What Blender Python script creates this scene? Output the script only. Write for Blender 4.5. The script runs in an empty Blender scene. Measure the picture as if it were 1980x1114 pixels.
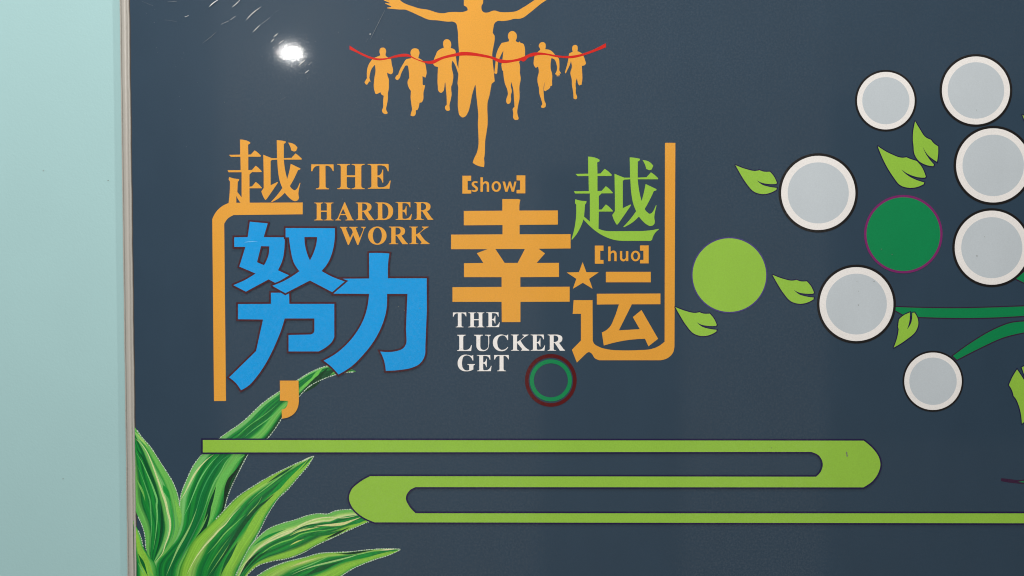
import bpy, math, random
from mathutils import Vector, geometry
random.seed(7)
R = math.radians
sc = bpy.context.scene
COL = sc.collection

# ------------------------------------------------------------------ camera
F, W, H = 2200.0, 1980.0, 1114.0          # focal length in photo pixels, photo size
PITCH = R(2.0)
DIST = 2.2                                 # metres from the board: 1 photo pixel is about 1 mm
FWD = Vector((0, math.cos(PITCH), -math.sin(PITCH)))
UP = Vector((0, math.sin(PITCH), math.cos(PITCH)))
CAM = -FWD * DIST
cd = bpy.data.cameras.new('camera')
cd.sensor_width = 36.0
cd.lens = 36.0 * F / W
cd.clip_start, cd.clip_end = 0.05, 60
cam = bpy.data.objects.new('camera', cd)
COL.objects.link(cam)
cam.location = CAM
cam.rotation_euler = (R(90) - PITCH, 0, 0)
sc.camera = cam

# ------------------------------------------------------------------ world and lamps
wd = bpy.data.worlds.new('World')
sc.world = wd
wd.use_nodes = True
bg = wd.node_tree.nodes['Background']
bg.inputs[0].default_value = (0.86, 0.93, 1.0, 1)
bg.inputs[1].default_value = 0.14

def lamp(name, loc, aim, energy, size, size_y, color, shape='ELLIPSE'):
    l = bpy.data.lights.new(name, 'AREA')
    l.shape = shape
    l.size, l.size_y = size, size_y
    l.energy, l.color = energy, color
    o = bpy.data.objects.new(name, l)
    COL.objects.link(o)
    o.location = loc
    o.rotation_euler = (Vector(aim) - Vector(loc)).to_track_quat('-Z', 'Y').to_euler()
    return o

def P(x, y, plane=0.0):
    """photo pixel -> point on the upright plane Y = plane"""
    d = Vector((x - W / 2, 0, 0)) + FWD * F - UP * (y - H / 2)
    return CAM + d * ((plane - CAM.y) / d.y)

# ceiling spot whose mirror image is the glare at the upper left of the board
g = P(563, 103)
mc = Vector((CAM.x, -CAM.y, CAM.z))
k = 2.0 / mc.y
spot_at = g + (g - mc) * k
lamp('spot_lamp', spot_at, g + Vector((0.25, 0, -0.25)), 6.0, 0.058, 0.026, (1.0, 0.985, 0.95))
# added overhead fill for ambient light, well above the mirrored field
lamp('ambient_fill_lamp', (-1.5, -2.0, 2.2), (-0.7, 0, -0.3), 51, 2.2, 1.4, (1.0, 0.98, 0.955), 'RECTANGLE')
# ceiling lamp on the right, throws the trim's narrow shadow on the wall
lamp('side_lamp', (0.9, -0.85, 2.6), (-0.9, 0, 0), 40, 0.12, 0.12, (1.0, 0.97, 0.92))

# area lamps added behind the camera as reflection cards for the film's paler fields
def add_card(x0, x1, y0, y1, energy, back=4.6, color=(1.0, 0.93, 0.86)):
    kk = (mc.y + back) / mc.y
    q = [mc + (P(x, y) - mc) * kk for x, y in ((x0, y0), (x1, y0), (x0, y1), (x1, y1))]
    c = sum(q, Vector()) / 4
    w_, h_ = (q[1] - q[0]).length, abs(q[0].z - q[2].z)
    lamp('reflection_card_lamp', c, c + Vector((0, 1, 0)), energy * w_ * h_, w_, h_, color, 'RECTANGLE')
CARD_GLOW = 5.6
add_card(420, 1050, -250, 1300, CARD_GLOW)
add_card(1052, 1318, -250, 322, CARD_GLOW)
add_card(1320, 1604, -250, 1300, CARD_GLOW * 0.9)
add_card(1606, 2300, -250, 182, CARD_GLOW * 0.6)
add_card(1052, 1318, 850, 1300, CARD_GLOW * 0.3)
add_card(1606, 2300, 850, 1300, CARD_GLOW * 0.3)

sc.cycles.filter_width = 1.1
sc.view_settings.view_transform = 'Standard'
sc.view_settings.look = 'None'
sc.view_settings.exposure = 0.0
sc.view_settings.gamma = 1.0

# ------------------------------------------------------------------ materials
def lin(c):
    c /= 255.0
    return c / 12.92 if c <= 0.04045 else ((c + 0.055) / 1.055) ** 2.4

def rgb(r, g, b, k=0.9, veil=0.0):
    return tuple(max(0.002, (lin(v) - veil) / k) for v in (r, g, b)) + (1.0,)

def nd(nt, t, **kw):
    n = nt.nodes.new(t)
    for a, v in kw.items():
        setattr(n, a, v)
    return n

MATS = {}
def film(name, color, source=None, grain=0.045, fine=0.05):
    """glossy printed film: ink colour under a clear scratched coat; all in world space"""
    if name in MATS:
        return MATS[name]
    m = bpy.data.materials.new(name)
    m.use_nodes = True
    nt = m.node_tree
    b = nt.nodes['Principled BSDF']
    geo = nd(nt, 'ShaderNodeNewGeometry')
    L = nt.links.new
    # ink with slight printing mottling
    n1 = nd(nt, 'ShaderNodeTexNoise'); n1.inputs['Scale'].default_value = 9; n1.inputs['Detail'].default_value = 4
    mp = nd(nt, 'ShaderNodeMapping'); mp.inputs['Scale'].default_value = (1.6, 1, 0.9)
    L(geo.outputs['Position'], mp.inputs['Vector']); L(mp.outputs[0], n1.inputs['Vector'])
    n2 = nd(nt, 'ShaderNodeTexNoise'); n2.inputs['Scale'].default_value = 420; n2.inputs['Detail'].default_value = 2
    L(geo.outputs['Position'], n2.inputs['Vector'])
    r1 = nd(nt, 'ShaderNodeMapRange'); r1.inputs[1].default_value = 0.3; r1.inputs[2].default_value = 0.7
    r1.inputs[3].default_value = 1 - grain / 2; r1.inputs[4].default_value = 1 + grain / 2
    L(n1.outputs['Fac'], r1.inputs[0])
    r2 = nd(nt, 'ShaderNodeMapRange'); r2.inputs[1].default_value = 0.3; r2.inputs[2].default_value = 0.7
    r2.inputs[3].default_value = 1 - fine; r2.inputs[4].default_value = 1 + fine
    L(n2.outputs['Fac'], r2.inputs[0])
    mul = nd(nt, 'ShaderNodeMath', operation='MULTIPLY'); L(r1.outputs[0], mul.inputs[0]); L(r2.outputs[0], mul.inputs[1])
    vm = nd(nt, 'ShaderNodeVectorMath', operation='SCALE')
    if source:
        L(source(nt), vm.inputs[0])
    else:
        vm.inputs[0].default_value = color[:3]
    L(mul.outputs[0], vm.inputs['Scale'])
    L(vm.outputs[0], b.inputs['Base Color'])
    # broad sheen, uneven like wiped film
    b.inputs['Specular IOR Level'].default_value = 0.12
    r3 = nd(nt, 'ShaderNodeMapRange'); r3.inputs[1].default_value = 0.35; r3.inputs[2].default_value = 0.65
    r3.inputs[3].default_value = 0.35; r3.inputs[4].default_value = 0.385
    L(n1.outputs['Fac'], r3.inputs[0]); L(r3.outputs[0], b.inputs['Roughness'])
    # the coat is wiped thin in a fine web of scratches
    nw = nd(nt, 'ShaderNodeTexNoise'); nw.inputs['Scale'].default_value = 260; nw.inputs['Detail'].default_value = 5; nw.inputs['Roughness'].default_value = 0.7
    L(geo.outputs['Position'], nw.inputs['Vector'])
    rw = nd(nt, 'ShaderNodeMapRange'); rw.inputs[1].default_value = 0.47; rw.inputs[2].default_value = 0.60
    rw.inputs[3].default_value = 0.07; rw.inputs[4].default_value = 0.29
    L(nw.outputs['Fac'], rw.inputs[0]); L(rw.outputs[0], b.inputs['Coat Weight'])
    b.inputs['Coat Roughness'].default_value = 0.058
    b.inputs['Coat IOR'].default_value = 1.45
    # fine wiping scratches in the coat only
    n3 = nd(nt, 'ShaderNodeTexNoise'); n3.inputs['Scale'].default_value = 150; n3.inputs['Detail'].default_value = 8
    n3.inputs['Roughness'].default_value = 0.78
    mp3 = nd(nt, 'ShaderNodeMapping'); mp3.inputs['Rotation'].default_value = (0, R(-38), 0); mp3.inputs['Scale'].default_value = (0.6, 1, 1.3)
    L(geo.outputs['Position'], mp3.inputs['Vector']); L(mp3.outputs[0], n3.inputs['Vector'])
    bp = nd(nt, 'ShaderNodeBump'); bp.inputs['Strength'].default_value = 0.12; bp.inputs['Distance'].default_value = 0.0002
    L(n3.outputs['Fac'], bp.inputs['Height']); L(bp.outputs[0], b.inputs['Coat Normal'])
    MATS[name] = m
    return m

NAVY = film('navy film', (0.0275, 0.0545, 0.0870, 1), grain=0.06)
ORANGE = film('orange ink', rgb(221, 158, 68, 0.92, 0.018))
BLUE = film('blue ink', rgb(0, 149, 216, 0.90, 0.016))
MAROON = film('maroon ink', rgb(66, 28, 36, 0.9, 0.004))
LIME = film('lime ink', rgb(143, 187, 74, 0.88, 0.02))
WHITE = film('white ink', rgb(230, 227, 224, 0.90, 0.01))
RINGWHITE = film('disc white ink', rgb(223, 220, 217, 0.84, 0.01))
DISCGREY = film('disc grey ink', rgb(182, 190, 195, 0.84, 0.01), fine=0.03)
BLACK = film('black ink', (0.010, 0.009, 0.009, 1))
EMERALD = film('emerald ink', rgb(0, 126, 76, 0.85, 0.01))
EMERALD2 = film('stem green ink', rgb(0, 120, 72, 0.78, 0.01))
INDIGO = film('indigo ink', rgb(40, 34, 66, 0.8, 0.012))
VIOLET = film('violet ink', rgb(76, 70, 118, 0.85, 0.02))
MAGENTA = film('magenta ink', rgb(116, 44, 98, 0.85, 0.01))
PLUM = film('plum ink', rgb(52, 30, 52, 0.75, 0.006))
RED = film('red ink', rgb(200, 42, 34, 0.95, 0.015))
EDGEWHITE = film('pale fringe ink', rgb(178, 196, 176, 0.85, 0.01))

def plain(name, color, rough, bump_scale=None, bump=0.1, spec=0.5):
    m = bpy.data.materials.new(name)
    m.use_nodes = True
    nt = m.node_tree
    b = nt.nodes['Principled BSDF']
    b.inputs['Base Color'].default_value = color
    b.inputs['Roughness'].default_value = rough
    b.inputs['Specular IOR Level'].default_value = spec
    if bump_scale:
        geo = nd(nt, 'ShaderNodeNewGeometry')
        n = nd(nt, 'ShaderNodeTexNoise'); n.inputs['Scale'].default_value = bump_scale; n.inputs['Detail'].default_value = 4
        nt.links.new(geo.outputs['Position'], n.inputs['Vector'])
        bp = nd(nt, 'ShaderNodeBump'); bp.inputs['Strength'].default_value = bump; bp.inputs['Distance'].default_value = 0.001
        nt.links.new(n.outputs['Fac'], bp.inputs['Height']); nt.links.new(bp.outputs[0], b.inputs['Normal'])
        n2 = nd(nt, 'ShaderNodeTexNoise'); n2.inputs['Scale'].default_value = 5; n2.inputs['Detail'].default_value = 5
        nt.links.new(geo.outputs['Position'], n2.inputs['Vector'])
        mx = nd(nt, 'ShaderNodeMapRange'); mx.inputs[1].default_value = 0.3; mx.inputs[2].default_value = 0.7
        mx.inputs[3].default_value = 0.985; mx.inputs[4].default_value = 1.015
        nt.links.new(n2.outputs['Fac'], mx.inputs[0])
        vm = nd(nt, 'ShaderNodeVectorMath', operation='SCALE'); vm.inputs[0].default_value = color[:3]
        nt.links.new(mx.outputs[0], vm.inputs['Scale']); nt.links.new(vm.outputs[0], b.inputs['Base Color'])
    return m

WALLPAINT = plain('pale teal wall paint', rgb(162, 199, 200, 0.99, 0.0), 0.6, 260, 0.22, 0.3)
TRIMPLASTIC = plain('beige trim plastic', rgb(172, 168, 160, 0.98, 0.0), 0.3, 90, 0.25)
GAPSHADE = plain('dark gap shade', rgb(60, 52, 46), 0.6)  # shadow line between trim and panel, put in as a dark strip
SCUFF_GLINT = plain('scuffed film glint', (0.80, 0.80, 0.78, 1), 0.35, 900, 0.6)  # lamp glint on the scratches, painted in as pale colour
SCUFFDIM = plain('faint scuffed film glint', (0.16, 0.18, 0.20, 1), 0.35, 900, 0.6)
SMEAR = plain('grey smear', rgb(190, 180, 172, 0.9), 0.5)
SPECK = plain('dust speck', rgb(112, 112, 104), 0.6)

# ------------------------------------------------------------------ path helpers
def Z(x0, y0, s):
    """reader for points noted in an enlarged view: 'x,y' corner, 'x,ys' smooth"""
    def rd(txt):
        out = []
        for t in txt.split():
            sm = t.endswith('s')
            a, b = t.rstrip('s').split(',')
            out.append((float(a) / s + x0, float(b) / s + y0, sm))
        return out
    return rd
PX = Z(0, 0, 1)

def smooth(pts, closed=True, n=6):
    N = len(pts)
    tang = []
    for i, p in enumerate(pts):
        if not p[2] or (not closed and i in (0, N - 1)):
            tang.append(None); continue
        a, b, c = (Vector(pts[(i + j) % N][:2]) for j in (-1, 0, 1))
        d0, d1 = b - a, c - b
        t = d0.normalized() * d1.length + d1.normalized() * d0.length
        tang.append(t.normalized() if t.length > 1e-9 else d1.normalized())
    out = []
    for i in range(N if closed else N - 1):
        p0, p1 = Vector(pts[i][:2]), Vector(pts[(i + 1) % N][:2])
        t0, t1 = tang[i], tang[(i + 1) % N]
        d = p1 - p0
        out.append(p0)
        if t0 is None and t1 is None:
            continue
        Ln = d.length
        m0 = t0 * Ln if t0 is not None else None
        m1 = t1 * Ln if t1 is not None else None
        if m0 is None: m0 = 1.5 * d - 0.5 * m1
        if m1 is None: m1 = 1.5 * d - 0.5 * m0
        for q in range(1, n):
            t = q / n
            t2, t3 = t * t, t * t * t
            out.append(p0 * (2 * t3 - 3 * t2 + 1) + m0 * (t3 - 2 * t2 + t) + p1 * (-2 * t3 + 3 * t2) + m1 * (t3 - t2))
    if not closed:
        out.append(Vector(pts[-1][:2]))
    return out

def ell(cx, cy, rx, ry=None, n=72):
    ry = ry or rx
    return [Vector((cx + rx * math.cos(2 * math.pi * i / n), cy + ry * math.sin(2 * math.pi * i / n))) for i in range(n)]

def area(l):
    return 0.5 * sum(l[i].x * l[(i + 1) % len(l)].y - l[(i + 1) % len(l)].x * l[i].y for i in range(len(l)))

def grow(loop, w):
    """loop moved outward by w (inward if negative), mitred with a limit"""
    l = [p for i, p in enumerate(loop) if (p - loop[i - 1]).length > 1e-4]
    s = 1 if area(l) > 0 else -1
    out = []
    N = len(l)
    for i in range(N):
        a, b, c = l[i - 1], l[i], l[(i + 1) % N]
        d0, d1 = (b - a).normalized(), (c - b).normalized()
        n0, n1 = Vector((d0.y, -d0.x)) * s, Vector((d1.y, -d1.x)) * s
        den = 1 + n0.dot(n1)
        if den > 0.45 or (d0.x * d1.y - d0.y * d1.x) * s * w < 0:
            out.append(b + (n0 + n1) * (w / max(den, 0.45)))
        else:
            mid = (n0 + n1).normalized() if den > 1e-3 else d0
            out.append(b + n0 * w); out.append(b + mid * w * 1.12); out.append(b + n1 * w)
    return out

def obj(name, me, mat, parent, loc=None, label=None):
    me.materials.append(mat)
    o = bpy.data.objects.new(name, me)
    COL.objects.link(o)
    if parent:
        o.parent = parent
    if label:
        o['label'] = label
    return o

WORLD = {}
def place(o, parent, w):
    WORLD[o.name] = w
    o.location = w - WORLD.get(parent.name, Vector()) if parent else w

def winding(p, lp):
    w = 0
    for i in range(len(lp)):
        a, b = lp[i - 1], lp[i]
        if (-a.y <= p.y) != (-b.y <= p.y):
            if a.x + (p.y + a.y) / (a.y - b.y) * (b.x - a.x) > p.x:
                w += 1 if a.y > b.y else -1
    return w

def inside(p, sh):
    return winding(p, sh[0]) != 0 and not any(winding(p, h) for h in sh[1:])

LAYER = 0.00006
def flat(name, shapes, mat, parent, layer, label=None):
    """printed area: list of shapes, each [outer loop, holes...] in photo pixels, laid on the board"""
    V, Fc = [], []
    for si, sh in enumerate(shapes):
        y = -LAYER * layer - 0.000012 * (si % 3)
        co, ed = [], []
        for lp in sh:
            st = len(co)
            co += [Vector((p.x, -p.y)) for p in lp]
            ed += [(st + i, st + (i + 1) % len(lp)) for i in range(len(lp))]
        vs, es, fs, *_ = geometry.delaunay_2d_cdt(co, ed, [], 0, 1e-5)
        fs = [f for f in fs if inside(sum((vs[i] for i in f), Vector((0, 0))) / len(f), sh)]
        st = len(V)
        V += [P(v.x, -v.y, y) for v in vs]
        Fc += [tuple(st + i for i in f) for f in fs]
    c = Vector(((min(v.x for v in V) + max(v.x for v in V)) / 2, V[0].y, (min(v.z for v in V) + max(v.z for v in V)) / 2))
    me = bpy.data.meshes.new(name)
    me.from_pydata([v - c for v in V], [], Fc)
    me.update()
    for p in me.polygons:                                   # all faces look out of the board
        if p.normal.y > 0: p.flip()
    o = obj(name, me, mat, parent, label=label)
    place(o, parent, c)
    return o

def empty(name, at, parent=None, label=None):
    o = bpy.data.objects.new(name, None)
    o.empty_display_size = 0.02
    COL.objects.link(o)
    if parent: o.parent = parent
    if label: o['label'] = label
    place(o, parent, at)
    return o

def ribbon(pts, w, taper=(0.2, 0.2), reach=0.3):
    """closed loop round an open centre line, width w px, tapering to both ends"""
    c = smooth(pts, closed=False, n=5)
    a, b = [], []
    N = len(c)
    for i, p in enumerate(c):
        d = (c[min(i + 1, N - 1)] - c[max(i - 1, 0)]).normalized()
        t = i / (N - 1)
        k = min(1, taper[0] + (1 - taper[0]) * t / reach) * min(1, taper[1] + (1 - taper[1]) * (1 - t) / reach)
        n = Vector((-d.y, d.x)) * (w / 2 * k)
        a.append(p + n); b.append(p - n)
    return a + b[::-1]

# ------------------------------------------------------------------ the wall and the board
def slab(name, x0, x1, z0, z1, y0, y1, mat, parent=None, label=None):
    c = Vector(((x0 + x1) / 2, y0, (z0 + z1) / 2))
    v = [Vector((x, y, z)) - c for y in (y0, y1) for x, z in ((x0, z0), (x1, z0), (x1, z1), (x0, z1))]
    me = bpy.data.meshes.new(name)
    me.from_pydata(v, [], [(0, 1, 2, 3), (7, 6, 5, 4), (0, 4, 5, 1), (1, 5, 6, 2), (2, 6, 7, 3), (3, 7, 4, 0)])
    o = obj(name, me, mat, parent, label=label)
    place(o, parent, c)
    return o

WALL_Y = 0.0095
wall = slab('wall', -2.2, 2.6, -1.3, 1.6, WALL_Y, 0.12, WALLPAINT)
wall['kind'] = 'structure'

board = empty('display_board', P(1120, 1114) + Vector((0, 0, -0.2)))
board['label'] = 'glossy navy display board with printed orange and blue slogan, beige edge trim'
board['category'] = 'display board'

# trim line in the photo: inner edge leans slightly
T0, T1 = P(247.6, -160), P(266.9, 1280)
def trim_x(z): return T0.x + (T1.x - T0.x) * (z - T0.z) / (T1.z - T0.z)
ZT, ZB = T0.z, T1.z
XR = P(2420, 500).x
pv = [(trim_x(ZB) - 0.006, 0, ZB), (XR, 0, ZB), (XR, 0, ZT), (trim_x(ZT) - 0.006, 0, ZT)]
pv += [(x, WALL_Y - 0.0005, z) for x, y, z in pv]
me = bpy.data.meshes.new('panel')
BW = board.location.copy()
me.from_pydata([Vector(v) - BW for v in pv], [], [(0, 1, 2, 3), (7, 6, 5, 4), (0, 4, 5, 1), (1, 5, 6, 2), (2, 6, 7, 3), (3, 7, 4, 0)])
panel = obj('panel', me, NAVY, board, label='dark navy glossy printed panel')
place(panel, board, BW)

def extrude_trim(name, prof, mat, parent, label=None):
    """profile (mm across from the trim's left, mm towards the room) run along the leaning board edge"""
    V, Fc = [], []
    n = 60
    M = len(prof)
    for i in range(n + 1):
        z = ZT + (ZB - ZT) * i / n
        wob = 0.00025 * math.sin(i * 0.9) + 0.0002 * math.sin(i * 2.3 + 1)
        for a, h in prof:
            V.append(Vector((trim_x(z) - 0.0190 + a / 1000 + wob * (0.4 if a < 15 else 1), WALL_Y - h / 1000, z)) - BW)
    for i in range(n):
        for j in range(M - 1):
            a = i * M + j
            Fc.append((a, a + M, a + M + 1, a + 1))
    me = bpy.data.meshes.new(name)
    me.from_pydata(V, [], Fc)
    for p in me.polygons: p.use_smooth = True
    o = obj(name, me, mat, parent, label=label)
    place(o, parent, BW)
    return o

trim = extrude_trim('edge_trim', [(0, 0), (0, 7.5), (0.4, 8.6), (1.2, 9.0), (2.2, 8.7), (2.7, 8.0), (2.9, 5.5), (3.4, 5.5), (3.6, 9.6), (4.4, 10.6),
                                  (6, 11.0), (9, 11.4), (12, 11.0), (13.3, 10.4), (13.8, 9.6), (14.2, 10.2), (14.8, 11.2), (16, 11.7),
                                  (17.4, 11.7), (18.3, 11.2), (18.8, 10.4), (19.0, 9.4)], TRIMPLASTIC, board, 'beige plastic edge trim with ribbed face')
extrude_trim('trim_gap_shade', [(19.0, 9.72), (20.6, 9.70), (20.6, 9.4)], GAPSHADE, trim)

# ------------------------------------------------------------------ striped plant, printed at the lower left
def resample(pts, n):
    c = smooth([(p[0], p[1], True) for p in pts], closed=False, n=8)
    L = [0]
    for i in range(1, len(c)): L.append(L[-1] + (c[i] - c[i - 1]).length)
    out, j = [], 0
    for k_ in range(n + 1):
        t = L[-1] * k_ / n
        while j < len(L) - 2 and L[j + 1] < t: j += 1
        f = (t - L[j]) / max(1e-9, L[j + 1] - L[j])
        out.append(c[j].lerp(c[j + 1], min(1, max(0, f))))
    return out

def leaf_mat(name, ramp, k=0.86):
    """ramp: (u, r, g, b) across the leaf as printed; stripes waver and fray along the leaf"""
    def src(nt):
        L = nt.links.new
        uv = nd(nt, 'ShaderNodeUVMap'); uv.uv_map = 'across_along'
        mp = nd(nt, 'ShaderNodeMapping'); mp.inputs['Scale'].default_value = (5, 2.2, 1)
        L(uv.outputs[0], mp.inputs['Vector'])
        n = nd(nt, 'ShaderNodeTexNoise'); n.inputs['Scale'].default_value = 1.6; n.inputs['Detail'].default_value = 3
        L(mp.outputs[0], n.inputs['Vector'])
        sep = nd(nt, 'ShaderNodeSeparateXYZ'); L(uv.outputs[0], sep.inputs[0])
        w = nd(nt, 'ShaderNodeMath', operation='MULTIPLY_ADD'); L(n.outputs['Fac'], w.inputs[0]); w.inputs[1].default_value = 0.13; L(sep.outputs['X'], w.inputs[2])
        s = nd(nt, 'ShaderNodeMath', operation='SUBTRACT'); L(w.outputs[0], s.inputs[0]); s.inputs[1].default_value = 0.065
        cr = nd(nt, 'ShaderNodeValToRGB')
        els = cr.color_ramp.elements
        for i, (u, r, g_, b_) in enumerate(ramp):
            e = els[i] if i < 2 else els.new(u)
            e.position = u; e.color = rgb(r, g_, b_, k, 0.008)
        L(s.outputs[0], cr.inputs[0])
        # fine fibres
        mp2 = nd(nt, 'ShaderNodeMapping'); mp2.inputs['Scale'].default_value = (46, 2.4, 1)
        L(uv.outputs[0], mp2.inputs['Vector'])
        n2 = nd(nt, 'ShaderNodeTexNoise'); n2.inputs['Scale'].default_value = 1.0; n2.inputs['Detail'].default_value = 4
        L(mp2.outputs[0], n2.inputs['Vector'])
        mr = nd(nt, 'ShaderNodeMapRange'); mr.inputs[1].default_value = 0.3; mr.inputs[2].default_value = 0.72
        mr.inputs[3].default_value = 0.74; mr.inputs[4].default_value = 1.26
        L(n2.outputs['Fac'], mr.inputs[0])
        vm = nd(nt, 'ShaderNodeVectorMath', operation='SCALE'); L(cr.outputs[0], vm.inputs[0]); L(mr.outputs[0], vm.inputs['Scale'])
        return vm.outputs[0]
    return film(name, None, source=src, grain=0.12)

def leaf_grid(name, A, B, mat, layer, label):
    n, m = 60, 14
    a, b = resample(A, n), resample(B, n)
    for q in a + b: q.x = max(q.x, 243.0 + 0.0143 * q.y)     # the print runs on a little under the trim
    V, Fc, UV = [], [], []
    y = -LAYER * layer
    for i in range(n + 1):
        for j in range(m + 1):
            q = a[i].lerp(b[i], j / m)
            V.append(P(q.x, q.y, y)); UV.append((j / m, i / n))
    for i in range(n):
        for j in range(m):
            s = i * (m + 1) + j
            Fc.append((s, s + 1, s + m + 2, s + m + 1))
    c = sum(V, Vector()) / len(V); c.y = y
    me = bpy.data.meshes.new(name)
    me.from_pydata([v - c for v in V], [], Fc)
    ul = me.uv_layers.new(name='across_along')
    for p in me.polygons:
        for li in p.loop_indices:
            ul.data[li].uv = UV[me.loops[li].vertex_index]
    me.update()
    for p in me.polygons:
        if p.normal.y > 0: p.flip()
    o = obj(name, me, mat, board, label=label)
    place(o, board, c)
    return o

def fringe(leaf, A, layer, t0=0.0, t1=1.0, dash=(2.0, 4.5), gap=(0.8, 2.0)):
    """pale stair-stepped cut-out fringe along one edge"""
    c = resample(A, 260)
    L = [0]
    for i in range(1, len(c)): L.append(L[-1] + (c[i] - c[i - 1]).length)
    def at(s):
        for j in range(len(c) - 1):
            if L[j + 1] >= s:
                return c[j].lerp(c[j + 1], (s - L[j]) / max(1e-9, L[j + 1] - L[j])), (c[j + 1] - c[j]).normalized()
        return c[-1], (c[-1] - c[-2]).normalized()
    s, shapes = L[-1] * t0, []
    while s < L[-1] * t1:
        if at(s)[0].x < 252.0 + 0.0143 * at(s)[0].y: s += 3; continue
        d = random.uniform(*dash)
        p, t = at(s); q, _ = at(min(s + d, L[-1]))
        n = Vector((-t.y, t.x)) * random.uniform(0.65, 1.15)
        shapes.append([[p + n, q + n * 0.9, q - n * 0.9, p - n]])
        s += d + random.uniform(*gap)
    return shapes

LG, MG, DG, KG, CR = (104, 178, 84), (36, 140, 58), (14, 100, 52), (18, 62, 40), (200, 212, 150)
YG, PG = (130, 186, 66), (120, 186, 110)
def ramp(*a): return [(u,) + c for u, c in a]

P1A = [(250, 812), (262, 828), (274, 845), (290, 863), (304, 884), (320, 909), (333, 930), (343, 955), (347, 975), (348, 1000), (347, 1022), (338, 1045), (322, 1068), (299, 1088)]
P1B = [(232, 830), (238, 880), (248, 940), (260, 983), (266, 997), (273, 1012), (279, 1030), (281, 1045), (282, 1060), (286, 1075), (294, 1087)]
P2A = [(296, 1130), (292, 1088), (312, 1066), (336, 1040), (345, 1018), (347, 985), (349, 960), (362, 925), (374, 900), (391, 878), (425, 847), (470, 815), (510, 778), (540, 757), (575, 735), (606, 717), (632, 708), (655, 707), (688, 718)]
P2B = [(365, 1130), (385, 1070), (405, 1035), (425, 1005), (434, 985), (438, 968), (446, 945), (458, 920), (468, 900), (481, 877), (517, 848), (530, 832), (547, 806), (562, 787), (578, 767), (600, 746), (625, 733), (655, 723), (688, 719)]
P3A = [(343, 1130), (349, 1095), (358, 1075), (372, 1048), (393, 1026), (425, 996), (434, 986), (460, 960), (490, 940), (520, 922), (550, 907), (580, 893), (607, 882)]
P3B = [(452, 1130), (462, 1100), (470, 1085), (480, 1065), (490, 1048), (503, 1025), (515, 1000), (527, 980), (540, 962), (555, 948), (575, 925), (596, 900), (607, 882)]
P4A = [(448, 1130), (458, 1108), (472, 1078), (487, 1052), (500, 1038), (520, 1022), (545, 1012), (571, 1005), (594, 997), (618, 993), (632, 994), (648, 988), (664, 985.6), (679, 985), (710, 988), (735, 998)]
P4B = [(470, 1130), (477, 1114), (486, 1104), (497, 1095), (524, 1086), (560, 1079), (588, 1068), (611, 1055), (641, 1041), (673, 1026), (694, 1017), (713, 1009), (735, 999)]
P5A = [(470, 1135), (498, 1113), (521, 1099), (552, 1087), (588, 1078), (618, 1070), (648, 1068), (675, 1067), (712, 1063), (753, 1061), (774, 1062)]
P5B = [(600, 1150), (635, 1128), (661, 1113), (680, 1101), (704, 1090), (728, 1081), (751, 1074), (767, 1067), (774, 1063)]
P6A = [(250, 995), (258, 1008), (265, 1021), (273, 1040), (277, 1057), (289, 1077), (299, 1089), (302, 1114), (303, 1130)]
P6B = [(244, 1000), (240, 1030), (243, 1060), (250, 1090), (262, 1130)]

leaves = []
def plant(A, B, rp, layer, label, veins, fr=True, name='striped_leaf', ranges=((0, 1), (0, 1))):
    m = leaf_mat('leaf print ' + label, rp)
    o = leaf_grid(name, A, B, m, layer, label)
    for vi, (c, w, pts) in enumerate(veins):
        vm_ = film('vein ink %d %d %d' % c, rgb(*c, 0.86, 0.008), fine=0.12)
        flat('leaf_stripe', [[ribbon([(x, y, True) for x, y in pts], w, (0.04, 0.08), 0.42)]], vm_, o, layer + 0.2 * (vi + 1))
    if fr:
        sh = fringe(o, A, layer, *ranges[0]) + fringe(o, B, layer, *ranges[1])
        f = flat('pale_fringe', sh, EDGEWHITE, o, layer + 3.7)
        f['kind'] = 'stuff'
    return o

a7 = Z(255, 820, 7.43)
def V7(t): return [(p[0], p[1]) for p in a7(t)]
def V72(t): return [(p[0], p[1]) for p in Z(255, 960, 7.235)(t)]
def V33(t): return [(p[0], p[1]) for p in Z(330, 860, 7.43)(t)]
def V40(t): return [(p[0], p[1]) for p in Z(400, 960, 7.235)(t)]
def V44(t): return [(p[0], p[1]) for p in Z(440, 870, 7.425)(t)]
def V56(t): return [(p[0], p[1]) for p in Z(560, 960, 7.235)(t)]
def V42(t): return [(p[0], p[1]) for p in Z(420, 690, 5.864)(t)]

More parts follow.
